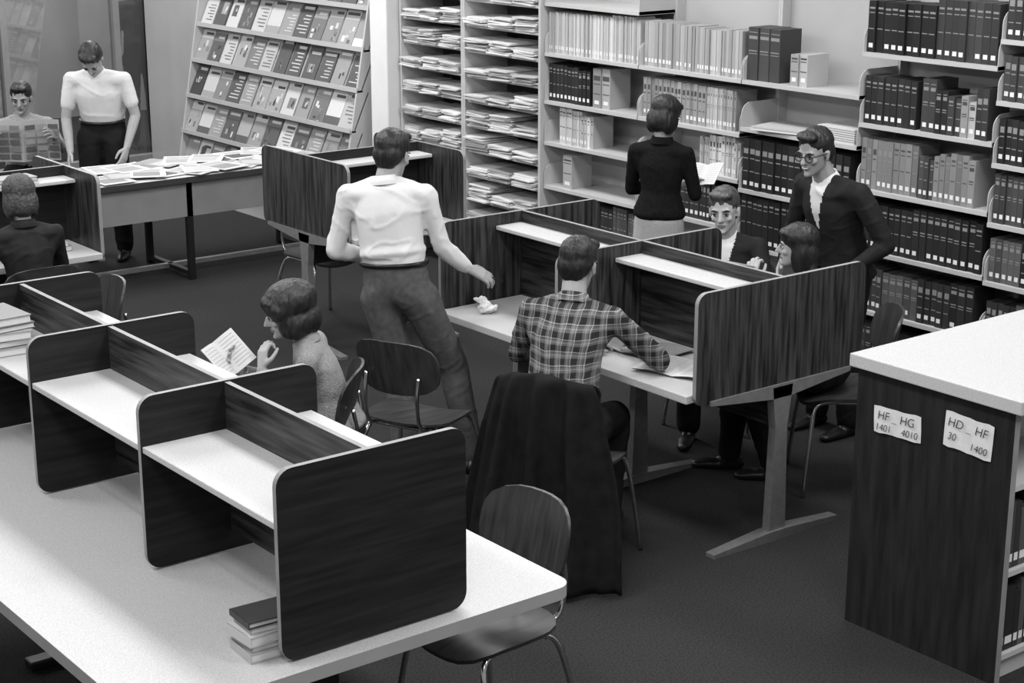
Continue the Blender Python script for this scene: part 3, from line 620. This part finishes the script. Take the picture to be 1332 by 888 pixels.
# magazine table
g=group("reading_table",(5.5,10.95,0))
panel("table_top",(4.2,10.56,.71),X_,Y_,2.4,.76,.04,.03,[lam,M("dark_edge",.05,.4)],g)
b=MB(); b.box(4.3,6.5,10.60,10.62,.45,.69); b.out("apron",[M("grey_enamel",.26,.5,.23)],g)
b=MB()
for x in (4.28,5.42,6.5):
    b.box(x-.022,x+.022,10.60,10.64,0,.69); b.box(x-.022,x+.022,11.24,11.28,0,.69); b.box(x-.02,x+.02,10.64,11.24,.03,.06)
b.out("legs",[black],g); b=MB(); b.box(4.28,6.5,10.92,10.96,.03,.06); b.out("stretcher",[steel],g)
b=MB()
for i in range(24):
    x=4.72+(i%12)*.15+random.uniform(-.04,.04); y=(10.78 if i<12 else 11.06)+random.uniform(-.06,.08); a=random.uniform(-.7,.7); h=.738+.0042*(i%4)+(.002 if i>=12 else 0)
    ax=(V((math.cos(a),math.sin(a),.0)),V((-math.sin(a),math.cos(a),0)),Z_)
    b.obox((x,y,h),ax,(.12,.16,.0018),random.choice((.6,.7,.5,.35)))
    c=V((x,y,h+.0024)); col=random.choice((.1,.25,.35,.45))
    b.quad(c+ax[0]*(-.1)+ax[1]*(-.12),c+ax[0]*.08-ax[1]*.12,c+ax[0]*.08+ax[1]*.03,c-ax[0]*.1+ax[1]*.03,col)
    for j in range(4): c2=c+ax[1]*(.05+.022*j); b.quad(c2-ax[0]*.1,c2+ax[0]*.09,c2+ax[0]*.09+ax[1]*.010,c2-ax[0]*.1+ax[1]*.010,.3)
b.out("spread_magazines",[ATTR],None,cols=True)
# low bookcase at right
g=group("low_bookcase",(5.8,3.72,0))
panel("end_panel",(4.80,3.37,0),Y_,Z_,.70,1.02,.03,.001,[M("dark_veneer",.026,.5,.013,5,(7,7,.9),detail=6,spec=.12),trimm],g,(0,0,0,0))
b=MB(); b.box(4.765,7.0,3.335,4.10,1.02,1.07); b.out("counter_top",[lam],g,bevel=.004)
b=MB(); b.box(4.815,7.0,3.70,3.74,0,1.02,0,1)
for z in (.10,.42,.74): b.box(4.815,7.0,3.38,4.06,z-.02,z,0,0)
b.box(4.815,7.0,3.40,4.04,0,.08)
for x in (5.72,6.62): b.box(x-.01,x+.01,3.40,4.04,0,1.02)
b.out("carcass",[shelfm,shelfback],g)
b=MB()
for z in (.10,.42):
    x=4.83
    while x<6.9:
        t=random.uniform(.03,.05); h=random.uniform(.2,.26); b.box(x,x+t-.002,3.40,3.58,z,z+h,random.choice((.02,.03,.05,.08)))
        b.quad((x+.004,3.3990,z+.025),(x+t-.006,3.3990,z+.025),(x+t-.006,3.3990,z+.055),(x+.004,3.3990,z+.055),.75); x+=t
b.out("books",[ATTR],g,cols=True)
def label(name,yc,zc,w,h,rot,lines):
    a=math.radians(rot); u=V((0,-math.cos(a),math.sin(a))); v=V((0,math.sin(a),math.cos(a))); g=group(name,(4.78,yc,zc))
    vs=[];fs=[];N=8
    for i in range(N+1):
        for j in range(3):
            vs.append(V((4.782-.003*(1+math.sin(i*1.3+j)),yc,zc))+u*(i/N-.5)*w+v*(j/2-.5)*h*(1+.03*math.sin(i*2)))
    for i in range(N):
        for j in range(2): fs.append([i*3+j,i*3+j+1,(i+1)*3+j+1,(i+1)*3+j])
    mk("card",vs,fs,[paper],g,smooth=True)
    for k,(t,du,dv,sz) in enumerate(lines):
        c=bpy.data.curves.new("lettering",'FONT'); c.body=t; c.size=sz; c.offset=-.0003; c.shear=.15; o=bpy.data.objects.new("lettering_%d"%k,c); COL.objects.link(o); c.materials.append(black)
        p=V((4.7735,yc,zc))+u*du+v*dv; n=V((-1,0,0))
        o.matrix_world=Matrix(((u.x,v.x,n.x,p.x),(u.y,v.y,n.y,p.y),(u.z,v.z,n.z,p.z),(0,0,0,1)))
        par(o,g)
label("call_number_sign",3.87,.85,.215,.100,2,[("HF _ HG",-.09,.004,.046),("1401",-.10,-.040,.038),("4010",.022,-.038,.038)])
label("call_number_sign",3.555,.89,.205,.130,-3,[("HD _ HF",-.09,.014,.046),("30",-.085,-.035,.038),("1400",.012,-.048,.038)])
# ------------------------------------------------------------------ small things
def stack(name,x,y,z,specs,seed=1):
    random.seed(seed); b=MB(); zz=z
    for (w,l,t,c) in specs:
        a=random.uniform(-.12,.12); ax=(V((math.cos(a),math.sin(a),0)),V((-math.sin(a),math.cos(a),0)),Z_); cx=x+random.uniform(-.008,.008)
        b.obox((cx,y,zz+t/2),ax,(w/2-.004,l/2-.004,t/2-.002),.65); b.obox((cx,y,zz+.0015),ax,(w/2,l/2,.0015),c); b.obox((cx,y,zz+t-.0015),ax,(w/2,l/2,.0015),c)
        b.obox(V((cx,y,zz+t/2))-ax[0]*w/2,ax,(.0015,l/2,t/2),c); zz+=t
    return b.out(name,[ATTR],None,cols=True)
stack("book_stack",2.15,3.88,.731,[(.16,.13,.028,.45),(.155,.12,.022,.3),(.16,.13,.03,.5),(.15,.12,.02,.38),(.15,.12,.018,.05)],3)
stack("book_stack",2.22,5.86,1.136,[(.17,.24,.03,.3),(.16,.23,.025,.06),(.16,.24,.03,.35),(.15,.22,.022,.08),(.15,.22,.03,.2)],4)
stack("book_stack",3.55,9.09,1.106,[(.3,.14,.02,.5),(.28,.14,.018,.3)],5)
stack("book_stack",3.70,8.95,.736,[(.2,.15,.03,.2),(.19,.14,.02,.5)],6)
pr=[hull([(V((4.80,6.40,.765)),(.035,.03,.026),I3),(V((4.82,6.385,.757)),(.045,.03,.018),I3)]),hull([(V((4.80,6.40,.78)),(.02,.015,.015),I3),(V((4.785,6.415,.81)),(.030,.010,.008),I3)])]
gg=group("crumpled_paper_bag",(4.8,6.4,.735)); fuse("bag",pr,.005,0,paper,gg,disp=(.012,(50,50,50)))
def open_book(name,T,w,h,thick=.012,cols=(.6,.65),pic=True,vee=.25):
    b=MB()
    for s in (-1,1):
        N=6
        f=lambda x:thick*math.sin(min(1,abs(x)/w*1.15)*math.pi*.75)+abs(x)*vee
        for i in range(N):
            x0=s*w*i/N; x1=s*w*(i+1)/N
            b.quad(T@V((x0,-h/2,f(x0))),T@V((x1,-h/2,f(x1))),T@V((x1,h/2,f(x1))),T@V((x0,h/2,f(x0))),cols[0 if s<0 else 1])
            b.quad(T@V((x0,-h/2,f(x0)-.004)),T@V((x1,-h/2,f(x1)-.004)),T@V((x1,h/2,f(x1)-.004)),T@V((x0,h/2,f(x0)-.004)),.3)
        if pic:
            for k in range(9):
                y=h*.40-k*h*.095; xa=s*w*.15;xb=s*w*.88; xm=(xa+xb)/2; f2=lambda x:f(x)+.0012
                for p,q in ((xa,xm),(xm,xb)): b.quad(T@V((p,y,f2(p))),T@V((q,y,f2(q))),T@V((q,y-h*.025,f2(q))),T@V((p,y-h*.025,f2(p))),.42)
    return b.out(name,[ATTR],None,cols=True)
open_book("open_magazine",Matrix.Translation((4.90,5.12,.742))@Matrix.Rotation(-1.2,4,'Z'),.19,.25,vee=0)
open_book("open_magazine",Matrix.Translation((4.98,5.48,.742))@Matrix.Rotation(-1.5,4,'Z'),.2,.25,vee=0,cols=(.5,.3))
def aim(T,c,n,up):
    z=V(n).normalized(); y=V(up); y=(y-z*y.dot(z)).normalized(); x=y.cross(z)
    return T@Matrix(((x.x,y.x,z.x,c[0]),(x.y,y.y,z.y,c[1]),(x.z,y.z,z.z,c[2]),(0,0,0,1)))
open_book("paperback_book",aim(TW,(-.03,.44,.880),(-.55,-.55,.62),(.1,.55,.75)),.095,.16,vee=.3)
open_book("open_book",aim(TG,(.09,.38,1.08),(-.1,-.6,.8),(0,.8,.6)),.11,.17,vee=.1)
# newspaper
TN=tmat((4.98,12.34),(-.4,-.9)); b=MB()
for s in (-1,1):
    f=lambda x:.40-.06*math.sin(abs(x)/.29*3)
    for i in range(5):
        x0=s*.26*i/5;x1=s*.26*(i+1)/5
        b.quad(TN@V((x0,f(x0),.70)),TN@V((x1,f(x1),.70)),TN@V((x1,f(x1)-.05,.99)),TN@V((x0,f(x0)-.05,.99)),.32)
    for k in range(5):
        for j in range(3):
            x0=s*(.02+.08*j);x1=s*(.09+.08*j); z=.72+k*.052; b.quad(TN@V((x0,f(x0)+.006,z)),TN@V((x1,f(x1)+.006,z)),TN@V((x1,f(x1)+.001,z+.035)),TN@V((x0,f(x0)+.001,z+.035)),random.choice((.15,.25,.08)))
b.out("newspaper",[ATTR],None,cols=True)
def pen(name,a,b_,m,r=.004):
    vs,fs=tube([a,V(a).lerp(V(b_),.5),b_],r,8,1); return mk(name,vs,fs,[m],None,smooth=True)
w4=J4['wrR']; t3=T4.to_3x3()
pen("pen",w4+t3@V((.06,.04,-.04)),w4+t3@V((.15,.09,-.08)),black,.005)
pen("pencil",JP['wrL']+TP.to_3x3()@V((.0,-.03,.08)),JP['wrL']+TP.to_3x3()@V((.03,.12,.10)),trimm)
# coat draped on chair
Tc=tmat(*CP); vs=[];fs=[]; NU=40
path=[(-.13,.60),(-.17,.74),(-.23,.852),(-.285,.852),(-.315,.76),(-.335,.6),(-.36,.4),(-.39,.2),(-.43,.03)]
pp=catmull([V((0,a,b)) for a,b in path],6); NV=len(pp)
for j,p in enumerate(pp):
    t=j/(NV-1); hw=.195+.18*max(0,(t-.33)/.67)**.7 + .015*math.sin(t*9)
    for i in range(NU+1):
        u=i/NU*2-1; fold=(.026*math.sin(u*11+2*t)+.016*math.sin(u*23+1.3))*max(0,t-.2)*1.8
        nz=.025*noise.noise(V((u*3,t*5,0)))
        x=u*hw; y=p.y+.06*u*u*(1 if t>.2 else .7)-fold+nz+ (.09*u*u*max(0,t-.4)); z=p.z-.05*u*u*(1-t)*(1 if t<.6 else .6)
        if j==NV-1: z=.015+.01*abs(math.sin(u*9))
        vs.append(Tc@V((x,y,z)))
for j in range(NV-1):
    for i in range(NU): fs.append([j*(NU+1)+i,j*(NU+1)+i+1,(j+1)*(NU+1)+i+1,(j+1)*(NU+1)+i])
o=mk("draped_coat",vs,fs,[coatm],None,smooth=True); sd=o.modifiers.new("s",'SOLIDIFY'); sd.thickness=.014
